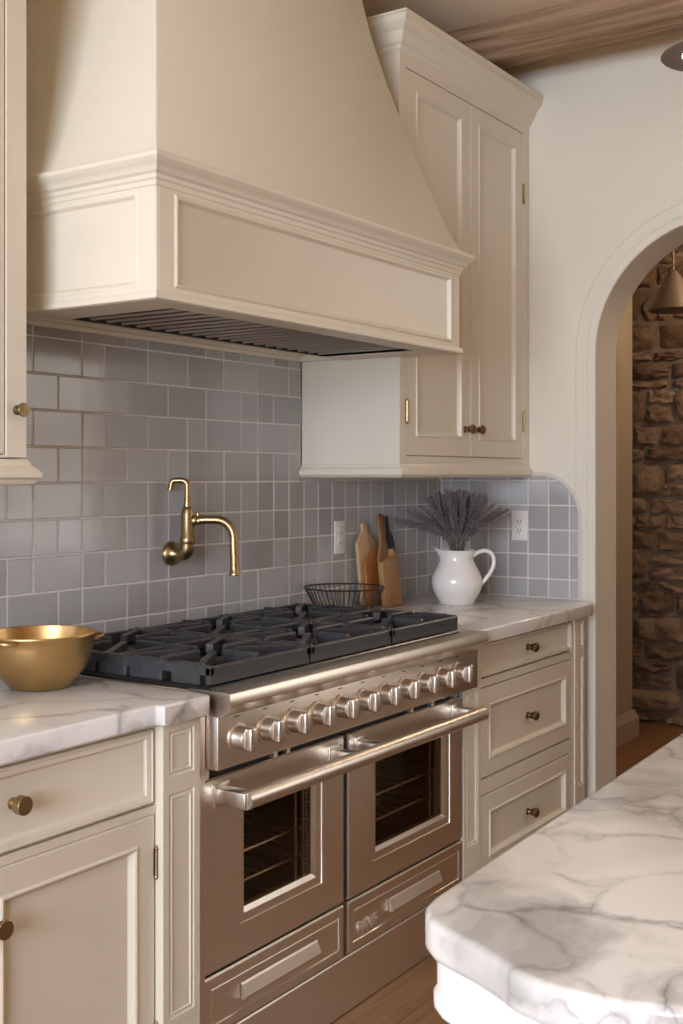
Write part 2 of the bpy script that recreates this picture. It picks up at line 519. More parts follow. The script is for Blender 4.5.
# right wall: stacked squares with a rounded upper corner
TY0, TZ1, TR = 1.733, 1.392, .165
def clip(poly, region):
    out = poly; m = len(region)
    for i in range(m):
        (ax, ay), (bx, by) = region[i], region[(i + 1) % m]
        inside = lambda p: (bx - ax) * (p[1] - ay) - (by - ay) * (p[0] - ax) >= -1e-9
        src, out = out, []
        for j in range(len(src)):
            p, q = src[j - 1], src[j]
            if inside(p) != inside(q):
                d1 = (bx - ax) * (p[1] - ay) - (by - ay) * (p[0] - ax); d2 = (bx - ax) * (q[1] - ay) - (by - ay) * (q[0] - ax)
                t = d1 / (d1 - d2); out.append((p[0] + (q[0] - p[0]) * t, p[1] + (q[1] - p[1]) * t))
            if inside(q): out.append(q)
        if not out: return []
    return out
region = [(TY0, CT), (YW, CT), (YW, TZ1)] + [(TY0 + TR + TR * math.cos(math.radians(a)), TZ1 - TR + TR * math.sin(math.radians(a))) for a in range(90, 181, 6)]
ys = [YW - .009, 2.283, 2.198, 2.114, 2.027, 1.942, 1.856, 1.770, 1.733]
zs = [1.392, 1.372, 1.277, 1.182, 1.088, .993, .921]
for i in range(len(ys) - 1):
    for j in range(len(zs) - 1):
        p = clip([(ys[i + 1] + G, zs[j + 1] + G), (ys[i] - G, zs[j + 1] + G), (ys[i] - G, zs[j] - G), (ys[i + 1] + G, zs[j] - G)], region)
        if len(p) >= 3: tile_poly(p, right, tl2)
gp = [(XR - .0066, y, z) for y, z in region]; gq = [(XR - .0005, y, z) for y, z in region]
gr2.ring_stack([gq, gp])
tl2.build('tiling', 'tile', bs2, smooth=20); gr2.build('grout', 'grout', bs2, smooth=0)
tl.build('tiling', 'tile', bs, smooth=20)
gr.build('grout', 'grout', bs, smooth=0)
b = MB()
pth = [(TY0, CT + .001)] + [(TY0 + TR - TR * math.cos(math.radians(a)), TZ1 - TR + TR * math.sin(math.radians(a))) for a in range(0, 91, 6)] + [(YW - .40, TZ1)]
rings = []
for i, p in enumerate(pth):
    a = Vector(pth[max(i - 1, 0)]); c = Vector(pth[min(i + 1, len(pth) - 1)])
    d = (c - a).normalized(); nrm = Vector((-d.y, d.x))
    q = lambda o, t: (XR - t, p[0] + nrm.x * o, p[1] + nrm.y * o)
    rings.append([q(0, 0), q(0, .008), q(.004, .012), (q(.010, .012)), q(.014, .008), q(.014, 0)])
b.ring_stack(rings); b.build('edge_trim', 'trimtile', bs2, smooth=40)

# ------------------------------------------------------------------ joinery profiles
def door_prof(st):
    return [(.0, .003), (.003, 0), (st, 0), (st + .001, -.002), (st + .005, -.004), (st + .009, -.002), (st + .011, .003), (st + .016, .009), (st + .018, .011)]
def drawer_prof(w=.020):
    return [(.0, .004), (.0025, .0), (.006, -.001), (.008, .002), (.010, .001), (w - .006, .004), (w - .002, .009), (w, .010)]
def round_knob(parent, x, y, z, r=.0165, mat='brass', st=.026, name='knob'):
    b = MB()
    b.lathe((x, y, z), [(.011, 0), (.011, .002), (.0085, .004), (.007, .010), (.0065, .016), (.010, .018), (r * .93, .019), (r, .0205), (r, st - .001), (r * .95, st), (0, st + .0005)], '-y', 28)
    return b.build(name, mat, parent)
def turned_knob(parent, x, y, z):
    b = MB()
    b.lathe((x, y, z), [(.012, 0), (.012, .003), (.007, .006), (.006, .010), (.010, .013), (.012, .017), (.008, .020), (.012, .023), (.0165, .028), (.0165, .033), (.012, .038), (0, .040)], '-y', 24)
    return b.build('knob', 'bronze', parent)
def hinge(parent, x, y, z, mat='brass', h=.07):
    b = MB(); b.tube([(x, y, z - h / 2), (x, y, z + h / 2)], .004, 10)
    for q in (-1, 1): b.lathe((x, y, z + q * h / 2), [(.0045, -.003), (.005, 0), (.0015, .006)] if q > 0 else [(.0015, -.006), (.005, 0), (.0045, .003)], 'z', 10)
    b.box(x - .006, x + .006, y + .003, y + .0045, z - h / 2, z + h / 2)
    return b.build('hinge', mat, parent)

# ------------------------------------------------------------------ right upper cabinet
UZ0 = 1.385; UF = 1.94; UX0, UX1 = 3.220, 4.196
uc = thing('upper_cabinet', (3.72, 2.14, UZ0), 'tall cream wall cabinet with two doors right of the range hood', 'cabinet')
b = MB()
b.box(UX0, UX1, UF + .021, YW - .010, 1.395, 2.80)
# face frame
b.box(UX0, UX0 + .042, UF, UF + .022, 1.43, 2.765, .0015, 1); b.box(UX1 - .05, UX1, UF, UF + .022, 1.43, 2.765, .0015, 1)
b.box(UX0 + .042, UX1 - .05, UF, UF + .022, 1.43, 1.455); b.box(UX0 + .042, UX1 - .05, UF, UF + .022, 2.715, 2.765)
b.build('carcass', 'paint', uc, 25)
mid = 3.71
for i, (a, c) in enumerate(((UX0 + .044, mid - .0015), (mid + .0015, UX1 - .052))):
    b = MB(); b.panel(a, c, 1.457, 2.713, UF + .001, door_prof(.062), .020)
    d = b.build('door', 'paint', uc, 30)
    turned_knob(d, mid - .040 if i == 0 else mid + .036, UF + .001, 1.555)
    hx = a - .002 if i == 0 else c + .002
    for hz in ((1.60,) if i == 0 else (1.60, 2.48)): hinge(d, hx, UF - .003, hz, 'brass')
b = MB()
cp = [(0, 0), (.004, .006), (.010, .012), (.012, .022), (.022, .030), (.030, .048), (.034, .060), (.050, .074), (.056, .084), (.056, .102), (.062, .106), (.062, .112), (0, .112)]
b.sweep([(UX0, YW - .002), (UX0, UF), (XR - .002, UF)], cp, 1, 2.748)
b.build('crown_moulding', 'paint', uc, 25)
b = MB()
bp = [(0, .045), (.004, .040), (.006, .034), (.014, .028), (.018, .018), (.018, .010), (.012, .004), (.006, 0), (0, 0)]
b.sweep([(UX0, YW - .010), (UX0, UF), (XR - .003, UF)], bp, 1, UZ0)
b.box(UX0, UX1, UF, YW - .010, UZ0 + .001, 1.396)
b.build('base_moulding', 'paint', uc, 25)

# ------------------------------------------------------------------ left upper cabinet (only its right edge is in view)
lx0, lx1, UFL = 1.08, 1.767, 2.03
lu = thing('upper_cabinet', (1.35, 2.18, UZ0), 'cream wall cabinet with round brass knob left of the hood', 'cabinet')
b = MB()
b.box(lx0, lx1, UFL + .021, YW - .010, 1.385, ZC - .12)
b.box(lx1 - .058, lx1, UFL, UFL + .022, 1.43, ZC - .12, .0015, 1); b.box(lx0, lx0 + .05, UFL, UFL + .022, 1.43, ZC - .12, .0015, 1)
b.box(lx0 + .05, lx1 - .058, UFL, UFL + .022, 1.43, 1.436); b.box(lx0 + .05, lx1 - .058, UFL, UFL + .022, ZC - .18, ZC - .12)
b.build('carcass', 'paint', lu, 25)
b = MB(); b.panel(lx0 + .052, lx1 - .060, 1.438, ZC - .182, UFL + .001, door_prof(.030), .020)
d = b.build('door', 'paint', lu, 30)
round_knob(d, lx1 - .028, UFL - .0005, 1.535, .0155, 'bronze', .024)
b = MB()
bpl = [(0, .058), (.005, .052), (.007, .044), (.018, .036), (.024, .026), (.024, .018), (.016, .012), (.012, .004), (.006, 0), (0, 0)]
b.sweep([(lx0, UFL), (lx1, UFL), (lx1, YW - .010)], bpl, 1, 1.369)
b.box(lx0, lx1, UFL, YW - .010, 1.370, 1.386)
b.build('base_moulding', 'paint', lu, 25)
b = MB(); b.sweep([(lx0, UFL), (lx1, UFL), (lx1, YW - .002)], cp, 1, ZC - .125); b.build('crown_moulding', 'paint', lu, 25)

# ------------------------------------------------------------------ range hood
HX0, HX1, HF, HZ0, HZ1 = 1.866, 3.244, 1.735, 1.776, 2.034
hd = thing('range_hood', (2.553, 2.05, HZ0), 'large cream flared range hood with crown moulding above the range', 'range hood')
YB = YW - .0102
b = MB()
# hollow box: front, left, right, top; underside rails
T = .022
b.panel(HX0 + .006, HX1, HZ0, HZ1, HF, [(0, .003), (.003, 0)] + [(.050 + d, .024 + d, e) for d, e in ((0, 0), (.002, 0), (.004, -.002), (.008, -.004), (.012, -.003), (.015, .003), (.018, .008), (.020, .009))], T)
b.panel(HF + .0005, YB, HZ0, HZ1, HX0, [(0, .003), (.003, 0)] + [(.052 + d, .024 + d, e) for d, e in ((0, 0), (.002, -.002), (.006, -.0035), (.010, -.002), (.014, .004), (.016, .006))], T, '-x')
b.box(HX1 - T, HX1, HF + .02, 1.935, HZ0, HZ1); b.box(3.19, 3.216, 1.93, YB, HZ0, HZ1)
b.box(HX0 + T, 3.195, HF + T, YB, HZ1 - .02, HZ1)
b.build('body', 'paint', hd, 30)
b = MB()
b.sweep([(HX0, YB), (HX0, HF), (HX1 + .012, HF)], [(0, -.008), (.005, -.006), (.006, 0), (.004, .006), (0, .012)], 1, HZ0 + .004)
# rails of the underside
b.box(HX0 + .005, HX1 + .010, HF + .004, HF + .075, HZ0 - .004, HZ0 + .006, .002, 1)
b.box(HX0 + .005, HX0 + .13, HF + .075, YB - .18, HZ0 - .004, HZ0 + .006); b.box(HX1 - .15, HX1 + .004, HF + .075, 1.93, HZ0 - .004, HZ0 + .006)
b.box(HX1 - .15, 3.2155, 1.93, YB - .18, HZ0 - .004, HZ0 + .006)
b.build('bottom_rail', 'paint', hd, 30)
b = MB()
b.box(HX0 + .005, 3.2155, YB - .18, YB, HZ0 + .020, HZ0 + .04)
b.sweep([(HX0 + .005, YB), (3.2155, YB)], [(0, 0), (.010, .001), (.014, .010), (.024, .014), (.030, .022), (0, .022)], 1, HZ0 - .001)
b.build('wall_rail', 'paint', hd, 30)
b = MB()
fx0, fx1, fy0, fy1 = HX0 + .13, HX1 - .15, HF + .075, YB - .18
b.box(fx0, fx1, fy0, fy1, HZ0 + .10, HZ0 + .105)
b.box(fx0 - .003, fx0, fy0, fy1, HZ0 - .002, HZ0 + .105); b.box(fx1, fx1 + .003, fy0, fy1, HZ0 - .002, HZ0 + .105)
b.box(fx0, fx1, fy0 - .003, fy0, HZ0 - .002, HZ0 + .105); b.box(fx0, fx1, fy1, fy1 + .003, HZ0 - .002, HZ0 + .105)
b.build('filter_housing', 'dark', hd, 0)
b = MB()
nb = 20
for i in range(nb):
    x = fx0 + (fx1 - fx0) * (i + .5) / nb
    b.ring_stack([[(x - .015, y, HZ0 + .006), (x - .008, y, HZ0 + .001), (x + .006, y, HZ0 + .003), (x + .009, y, HZ0 + .020), (x - .012, y, HZ0 + .026)] for y in (fy0 + .002, fy1 - .002)])
b.build('baffle_filter', 'steel_bright', hd, 20)
b = MB()
hp = [(0, -.016), (.003, -.014), (.004, -.004), (.008, .0), (.009, .008), (.016, .013), (.021, .023), (.024, .026), (.031, .031), (.036, .038), (.037, .046), (.034, .050), (.016, .052), (0, .052)]
b.sweep([(HX0, YB), (HX0, HF), (HX1, HF), (HX1, 1.87)], hp, 1, HZ1 - .002)
b.box(HX0 + .001, 3.216, HF + .001, YB, HZ1 - .001, HZ1 + .0495)
b.build('crown_moulding', 'paint', hd, 25)
b = MB()
dxs = [(2.083, -.004), (2.109, .010), (2.16, .035), (2.245, .066), (2.35, .102), (2.455, .134), (2.592, .176), (2.739, .214), (2.843, .234), (2.95, .252), (ZC - .002, .262)]
rings = []
for z, dx in dxs:
    x0, x1, y0 = 1.852 + dx, 3.234 - dx, 1.722 + .93 * dx
    e = .004
    rings.append([(x0, YB, z), (x0, y0 + e, z), (x0 + e * .3, y0 + e * .3, z), (x0 + e, y0, z), (x1 - e, y0, z), (x1 - e * .3, y0 + e * .3, z), (x1, y0 + e, z), (x1, max(1.93, y0 + .03), z), (min(x1, 3.216), max(1.931, y0 + .031), z), (min(x1, 3.216), YB, z)])
b.ring_stack(rings); b.build('canopy', 'paint', hd, 40)

# ------------------------------------------------------------------ base cabinets
CF = 1.680      # face of carcass fronts
def pilaster(name, parent, x0, x1, y, marg=.022, low=None):
    b = MB(); hx0 = x0; lo_x = x0 if low is None else low
    pp = [(0, .001), (.001, 0), (.001, 0)]
    for (z0, z1) in ((.742, .8735), (.235, .742)):
        b.panel(lo_x if z0 < .7 else x0, x1, z0, z1, y, [(0, 0), (marg - .004, 0), (marg - .002, .003), (marg + .001, .004), (marg + .006, .0005), (marg + .008, .004), (marg + .012, .004)], .05)
    b.box(lo_x, x1, y, y + .05, .10, .236)
    return b.build(name, 'paint', parent, 25)

cl = thing('base_cabinet', (1.37, 2.0, 0), 'cream base cabinet with brass knobs under the left marble worktop', 'cabinet')
b = MB()
x0, x1 = .95, 1.805
b.box(x0, 1.926, CF + .031, YW - .010, .10, .875); b.box(x0, 1.926, CF + .07, YW - .01, 0, .10)
b.box(x0, 1.0, CF, CF + .024, .10, .874); b.box(1.0, x1, CF, CF + .024, .868, .874); b.box(1.0, x1, CF, CF + .024, .688, .705); b.box(1.0, x1, CF, CF + .024, .10, .13)
b.build('carcass', 'paint', cl, 0)
b = MB(); b.panel(1.002, x1 - .003, .709, .8645, CF, drawer_prof(.024), .022); d = b.build('drawer', 'paint', cl, 30)
round_knob(d, 1.437, CF + .010, .793, .0175, 'brass', .036)
for (a, c, kx) in ((1.3475, x1 - .001, 1.390), (1.002, 1.3445, 1.31)):
    b = MB(); b.panel(a, c, .132, .686, CF, door_prof(.052), .022); d = b.build('door', 'paint', cl, 30)
    round_knob(d, kx, CF, .584, .0175, 'brass', .030)
    if kx > 1.35:
        for hz in (.586, .22): hinge(d, c + .001, CF - .003, hz, 'brass', .06)
pilaster('pilaster', cl, 1.807, 1.922, CF - .020)

cr = thing('base_cabinet', (3.65, 2.0, 0), 'cream base cabinet with three drawers right of the range', 'cabinet')
b = MB()
b.box(3.176, 4.110, CF + .031, YW - .010, .10, .875); b.box(3.176, 4.110, CF + .07, YW - .01, 0, .10)
D0, D1 = 3.283, 4.002
b.box(D0 - .014, D0 - .001, CF, CF + .024, .10, .874); b.box(D1 + .001, D1 + .018, CF, CF + .024, .10, .874)
for z0, z1 in ((.866, .874), (.727, .752), (.388, .436), (.10, .125)): b.box(D0 - .001, D1 + .001, CF, CF + .024, z0, z1)
b.build('carcass', 'paint', cr, 0)
for z0, z1, kz, pr in ((.754, .864, .811, drawer_prof(.018)), (.438, .725, .580, door_prof(.052)), (.127, .386, .253, door_prof(.052))):
    b = MB(); b.panel(D0 + .002, D1 - .002, z0 + .003, z1 - .003, CF, pr, .022); d = b.build('drawer', 'paint', cr, 30)
    turned_knob(d, 3.645, CF + .010, kz)
pilaster('pilaster', cr, 4.021, 4.112, CF - .005, .020)
pilaster('pilaster', cr, 3.180, 3.268, CF - .005, low=3.156)

# worktops
b = MB()
poly = [(.95, YW - .0105), (.95, 1.657)] + [(1.7755, 1.657), (1.780, 1.654), (1.782, 1.641), (1.786, 1.6355)] + [(1.924, 1.635), (1.932, 1.641), (1.936, 1.66), (1.9445, 1.72), (1.9445, YW - .0105)]
b.prism(poly, CT - .044, CT, .006, 3)
o = b.build('worktop', 'marble', smooth=40); tag(o, 'white veined marble worktop left of the range under the brass bowl', 'worktop')
b = MB()
poly = [(3.1745, YW - .0105), (3.1745, 1.640), (3.181, 1.634)] + [(4.070, 1.634), (4.090, 1.638), (4.108, 1.650), (4.124, 1.672), (4.1870, 1.748), (4.1870, YW - .0105)]
b.prism(poly, CT - .044, CT, .006, 3)
o = b.build('worktop', 'marble', smooth=40); tag(o, 'white marble worktop right of the range under the jug', 'worktop')

# ------------------------------------------------------------------ range
rg = thing('range_cooker', (2.55, 2.0, 0), 'wide stainless steel range with two oven doors and black grates', 'range cooker')
BX0, BX1, DF = 1.951, 3.152, 1.676
b = MB()
cav = ((2.085, 2.37, .37, .63), (2.62, 3.03, .37, .64))
b.box(BX0, BX0 + .03, DF + .03, 2.31, .02, .90); b.box(BX1 - .03, BX1, DF + .03, 2.31, .02, .90)
b.box(BX0, BX1, 2.28, 2.31, .02, .90); b.box(BX0, BX1, DF + .03, 2.31, .02, .285); b.box(BX0, BX1, DF + .03, 2.31, .72, .90)
b.box(2.47, 2.55, DF + .03, 2.30, .28, .73)
b.box(RX0, RX1, DF - .005, 1.72, .76, .90)
b.build('body', 'steel', rg, 0)
b = MB(); b.box(1.930, BX0, 1.668, 1.74, .02, .8755, .002, 1); b.build('side_trim', 'steel', rg, 30)
b = MB()
for (x0, x1, z0, z1) in ((BX0 + .031, 2.469, .286, .719), (2.551, BX1 - .031, .286, .719)):
    # inside of the oven, open to the door
    b.box(x0, x1, 2.26, 2.27, z0, z1); b.box(x0, x0 + .004, DF + .035, 2.26, z0, z1); b.box(x1 - .004, x1, DF + .035, 2.26, z0, z1)
    b.box(x0, x1, DF + .035, 2.26, z0, z0 + .004); b.box(x0, x1, DF + .035, 2.26, z1 - .004, z1)
b.build('oven_lining', 'cavity', rg, 0)
for (x0, x1) in ((BX0 + .036, 2.464), (2.556, BX1 - .036)):
    for z in (.43, .50):
        b = MB()
        b.tube([(x0, DF + .07, z), (x1, DF + .07, z)], .004, 8); b.tube([(x0, 2.24, z), (x1, 2.24, z)], .004, 8)
        for i in range(14):
            x = x0 + .01 + (x1 - x0 - .02) * i / 13
            b.tube([(x, DF + .07, z), (x, 2.24, z)], .002, 6)
        b.build('oven_rack', 'steel_bright', rg)
# doors: frame with bevelled window opening
def oven_door(x0, x1, wx0, wx1, wz0, wz1):
    z0, z1 = .291, .722
    b = MB()
    y = DF
    def loop(xa, xb, za, zb, d): return [(xa, y + d, za), (xb, y + d, za), (xb, y + d, zb), (xa, y + d, zb)]
    b.ring_stack([loop(wx0, wx1, wz0, wz1, .034), loop(x0, x1, z0, z1, .034), loop(x0, x1, z0, z1, .004), loop(x0 + .004, x1 - .004, z0 + .004, z1 - .004, 0),
                  loop(wx0 - .030, wx1 + .030, wz0 - .030, wz1 + .016, 0), loop(wx0 - .029, wx1 + .029, wz0 - .029, wz1 + .015, .003),
                  loop(wx0 - .010, wx1 + .010, wz0 - .010, wz1 + .006, .004), loop(wx0, wx1, wz0, wz1, .012)], closed=True)
    d = b.build('oven_door', 'steel', rg, 30)
    b = MB(); b.box(wx0 - .006, wx1 + .006, DF + .013, DF + .019, wz0 - .006, wz1 + .006); b.build('window', 'glass', d, 0)
    # inner dark lining strip beside the pane
    b = MB()
    xs = wx1 - .058
    for xx in (xs, wx1 - .026): b.box(xx, xx + .006, DF + .022, DF + .028, wz0, wz1)
    for k in range(22):
        zz = wz0 + (wz1 - wz0) * (k + .5) / 22
        b.box(wx1 - .014, wx1 - .006, DF + .022, DF + .028, zz - .003, zz + .003)
    b.build('inner_frame', 'steel_bright', d, 0)
    return d
oven_door(1.952, 2.506, 2.108, 2.376, .400, .640)
oven_door(2.525, 3.151, 2.672, 3.042, .388, .640)
b = MB(); b.box(2.509, 2.522, DF + .006, DF + .03, .30, .72); b.box(1.952, 3.151, DF + .012, DF + .03, .724, .745); b.build('slit_backing', 'dark', rg, 0)  # dark strips set in the door gap and the vent slit
for i, x in enumerate((1.955, 2.205, 2.255, 2.84, 2.96, 3.10)):
    b = MB(); b.box(x, x + .014, DF - .002, DF + .02, .724, .752); b.build('vent_spacer', 'steel', rg, 0)
# long towel-bar handle
b = MB()
HY, HZ = 1.598, .681
b.tube([(2.000, HY, HZ), (3.134, HY, HZ)], .0205, 24)
h = b.build('handle', 'steel_bright', rg, 40)
def bracket(x, w):
    b = MB()
    b.box(x - w / 2, x + w / 2, HY - .006, DF + .001, HZ - .019, HZ + .018, .005, 2)
    b.box(x - w / 2 - .008, x + w / 2 + .008, DF - .006, DF + .001, HZ - .026, HZ + .026, .003, 2)
    return b.build('bracket', 'steel_bright', h, 40)
for x, w in ((2.012, .038), (2.455, .03), (2.575, .03), (3.105, .03)): bracket(x, w)
# lower drawers
for i, (x0, x1) in enumerate(((1.952, 2.506), (2.524, 3.151))):
    b = MB(); b.panel(x0, x1, .150, .285, DF, [(0, .004), (.004, 0), (.024, 0), (.026, .003), (.029, .003), (.031, .001)], .034)
    d = b.build('drawer', 'steel', rg, 25)
    a, c = (2.082, 2.383) if i == 0 else (2.725, 3.004)
    b = MB()
    b.ring_stack([[(x, DF - .0002, .236), (x, DF - .004, .232), (x, DF - .014, .206), (x, DF - .012, .201), (x, DF - .0002, .200)] for x in (a, c)])
    b.build('pull', 'steel', d, 20)
    if i == 1:
        cu = bpy.data.curves.new('badge_text', 'FONT'); cu.body = 'PAVF'; cu.size = .047; cu.extrude = .0012; cu.space_character = .92
        to = bpy.data.objects.new('badge_text', cu); COL.objects.link(to)
        dg = bpy.context.evaluated_depsgraph_get()
        me = bpy.data.meshes.new_from_object(to.evaluated_get(dg))
        bpy.data.objects.remove(to); me.name = 'badge'
        me.transform(Matrix.Translation(Vector((2.566, DF - .0008, .187)) - rg.location) @ Matrix.Rotation(PI / 2, 4, 'X'))
        me.materials.clear(); me.materials.append(M['badge'])
        o = bpy.data.objects.new('badge', me); COL.objects.link(o); o.parent = d; o['label'] = 'raised metal letters'
b = MB(); b.box(1.953, 3.150, DF + .001, DF + .05, .001, .147, .003, 1); b.build('kick_panel', 'steel', rg, 30)
# control panel and bullnose
b = MB(); b.box(RX0, RX1, 1.635, 1.70, .750, .880, .003, 2); b.build('control_panel', 'steel', rg, 30)
b = MB()
prof = [(1.72, .9215), (1.607, .9215), (1.6025, .9198), (1.6005, .9165), (1.598, .897), (1.599, .893), (1.625, .868), (1.632, .866), (1.66, .870), (1.72, .874)]
b.ring_stack([[(x, y, z) for y, z in prof] for x in (RX0 - .001, RX1)])
b.build('front_rail', 'steel', rg, 32)
for k in range(11):
    x = 2.018 + k * .1022; z = .813
    b = MB()
    b.lathe((x, 1.636, z), [(.0275, 0), (.0275, .010), (.0262, .014), (.0262, .030), (.0245, .035), (.0, .035)], '-y', 36)
    b.box(x - .0125, x + .0125, 1.584, 1.606, z - .0265, z + .0265, .006, 3)
    kn = b.build('knob', 'steel_bright', rg, 40)
    b = MB(); b.box(x - .008, x + .008, 1.6342, 1.636, .858, .8605); b.build('indicator_mark', 'dark', rg, 0)
    b = MB(); b.lathe((x, 1.635, z), [(.033, -.001), (.033, .004), (.030, .007), (.026, .007)], '-y', 28); b.build('bezel', 'steel', kn, 40)
# cooktop
b = MB(); b.box(RX0, RX1 - .002, 1.68, YW - .012, .88, .9185, .003, 2); b.box(RX0, RX1 - .002, 2.29, YW - .011, .90, .935, .003, 1)
b.build('cooktop', 'steel', rg, 30)
GX0, GX1, GY0, GY1 = 1.958, 3.105, 1.660, 2.268
b = MB(); b.box(GX0, GX1, GY0, GY1, .917, .928, .003, 1); b.build('burner_tray', 'enamel', rg, 30)
bz = .950; tz = .974
gw = (GX1 - GX0) / 3
for g in range(3):
    x0 = GX0 + g * gw + .004; x1 = GX0 + (g + 1) * gw - .004; y0, y1 = GY0 + .004, GY1 - .004
    cx = (x0 + x1) / 2; cy = (y0 + y1) / 2
    for yy in (y0 + (y1 - y0) * .26, y0 + (y1 - y0) * .74):
        b = MB()
        b.lathe((cx, yy, .926), [(.075, 0), (.070, .006), (.052, .008), (.050, .016), (.046, .018), (.046, .022), (.038, .027), (0, .028)], 'z', 32)
        b.build('burner', 'iron', rg, 40)
    b = MB()
    hw = .0085
    # rim: front and rear bars deep, side bars, centre bar
    b.box(x0, x1, y0, y0 + .016, .930, tz - .003, .003, 1); b.box(x0, x1, y1 - .016, y1, .930, tz - .003, .003, 1)
    b.box(x0, x0 + .014, y0, y1, bz, tz, .003, 1); b.box(x1 - .014, x1, y0, y1, bz, tz, .003, 1)
    b.box(x0, x1, cy - .008, cy + .008, bz, tz, .003, 1)
    for yy, ll in ((y0 + .075, .042), (y0 + .195, .050), (cy, .045), (y1 - .195, .050), (y1 - .075, .042)):     # blocky feet on both sides
        for xa in (x0 - .001, x1 - .023): b.box(xa, xa + .024, yy - ll, yy + ll, .927, tz + .002, .004, 1)
    for yc in (y0 + (y1 - y0) * .26, y0 + (y1 - y0) * .74):
        for sx in (-1, 1):                                   # fingers towards the burner
            xe = x0 + .01 if sx < 0 else x1 - .01
            b.box(min(xe, cx + sx * .045), max(xe, cx + sx * .045), yc - .0075, yc + .0075, bz - .004, tz + .007, .003, 1)
            for sy in (-1, 1):
                p0 = Vector((cx + sx * .040, yc + sy * .040)); p1 = Vector((cx + sx * ((x1 - x0) / 2 - .012), yc + sy * .118))
                t_ = (p1 - p0).normalized(); nrm = Vector((-t_.y, t_.x)) * hw
                pts = [p0 + nrm, p0 - nrm, p1 - nrm, p1 + nrm]
                b.add([(p.x, p.y, bz + (.010 if i < 2 else -.003)) for i, p in enumerate(pts)] + [(p.x, p.y, tz + (.006 if i < 2 else .001)) for i, p in enumerate(pts)],
                      [(0, 3, 2, 1), (4, 5, 6, 7), (0, 1, 5, 4), (1, 2, 6, 5), (2, 3, 7, 6), (3, 0, 4, 7)])
        for sy in (-1, 1):
            ye = yc + sy * (y1 - y0) * .235
            b.box(cx - .0085, cx + .0085, min(ye, yc + sy * .045), max(ye, yc + sy * .045), bz - .002, tz + .005, .003, 1)
    b.build('grate', 'iron', rg, 30)

# ------------------------------------------------------------------ island
PR = [(1.142, .645), (1.117, .640), (1.093, .626), (1.073, .604), (1.060, .576), (1.049, .547), (1.032, .514), (1.013, .484), (1.003, .450), (1.001, .411), (1.008, .370), (1.024, .326), (1.038, .285), (1.045, .245)]
IY = .205
prf = PR + [(x, 2 * IY - y) for x, y in reversed(PR)]
isl_poly = [(2.95, .712)] + prf + [(2.95, 2 * IY - .712)]
def smooth_closed(pts, it=1):
    return pts
b = MB(); b.prism(isl_poly, CT - .042, CT, .009, 4)
o = b.build('island_worktop', 'marble_island', smooth=50); tag(o, 'white marble island worktop with grey veins and curved corner in front', 'worktop')
ic = thing('kitchen_island', (2.0, IY, 0), 'white kitchen island base with moulded apron below the veined top', 'kitchen island')
def inset_poly(poly, d):
    n = len(poly); out = []
    for i in range(n):
        p0, p1, p2 = Vector(poly[i - 1]), Vector(poly[i]), Vector(poly[(i + 1) % n])
        a = (p1 - p0).normalized(); c = (p2 - p1).normalized()
        na, nc = Vector((-a.y, a.x)), Vector((-c.y, c.x))
        m = (na + nc) / max(.35, 1 + na.dot(nc)); out.append(p1 + m * d)
    return out
ip = lambda d, z: [(p.x, p.y, z) for p in inset_poly(isl_poly, d)]
b = MB()
b.ring_stack([ip(.060, CT - .0425), ip(.013, CT - .0425), ip(.013, CT - .087), ip(.0105, CT - .089), ip(.009, CT - .094), ip(.010, CT - .101), ip(.015, CT - .1045), ip(.06, CT - .105)])
b.build('apron', 'island_paint', ic, 40)
b = MB(); b.prism([(1.34, .50), (1.34, 2 * IY - .50), (2.90, 2 * IY - .50), (2.90, .50)], .0, CT - .10, 0)
b.build('carcass', 'island_paint', ic, 0)
for (lx, ly) in ((1.205, .565), (1.205, 2 * IY - .565), (2.86, .585), (2.86, 2 * IY - .585)):
    b = MB()
    b.lathe((lx, ly, 0), [(.028, 0), (.034, .01), (.036, .05), (.028, .08), (.030, .14), (.044, .30), (.056, .45), (.058, .52), (.046, .62), (.036, .66), (.048, .685), (.052, .70), (.040, .715), (.044, .73), (.048, .80)], 'z', 32)
    b.build('leg', 'island_paint', ic, 50)

# ------------------------------------------------------------------ pot filler
CRX, CRY = .558, -.830             # sideways direction of the swung spout
pf = thing('pot_filler_tap', (2.565, YW - .009, 1.165), 'aged brass pot filler tap on the tiles above the range', 'tap')
fx, fy, fz = 2.565, 2.262, 1.163
b = MB(); b.lathe((fx, YW - .008, fz), [(.036, 0), (.036, .006), (.033, .012), (.026, .016), (.020, .026), (.016, .034), (.0145, .046), (.018, .052), (.018, .060)], '-y', 32); b.build('wall_flange', 'brass', pf, 40)
b = MB()
el = [(fx, YW - .055, fz)] + [(fx, fy + .022 - .022 * math.sin(a), fz + .022 - .022 * math.cos(a)) for a in [i * PI / 2 / 6 for i in range(7)]] + [(fx, fy, fz + .05)]
b.tube(el, .0205, 20)
b.lathe((fx, fy, fz), [(.0205, .030), (.0225, .034), (.0225, .048), (.0200, .052), (.0200, .085), (.0190, .088), (.0190, .118), (.016, .128), (.014, .136), (.0115, .138), (.0115, .150)], 'z', 28)
b.build('body', 'brass', pf, 40)
q = lambda s, z: (fx + CRX * s, fy + CRY * s, fz + z)
b = MB()
pts = [q(0, .13), q(0, .19)] + [q(-.016 + .016 * math.cos(a), .198 + .016 * math.sin(a)) for a in [i * PI / 2 / 6 for i in range(7)]] + [q(-.036, .214)] + [q(-.036 - .011 * math.sin(a), .203 + .011 * math.cos(a)) for a in [i * PI / 2 / 6 * 1.1 for i in range(1, 7)]] + [q(-.050, .186)]
b.tube(pts, .0088, 14); b.lathe(q(0, .16), [(.0088, -.004), (.0105, -.003), (.0105, .003), (.0088, .004)], 'z', 20)
b.build('lever', 'brass', pf, 40)
b = MB()
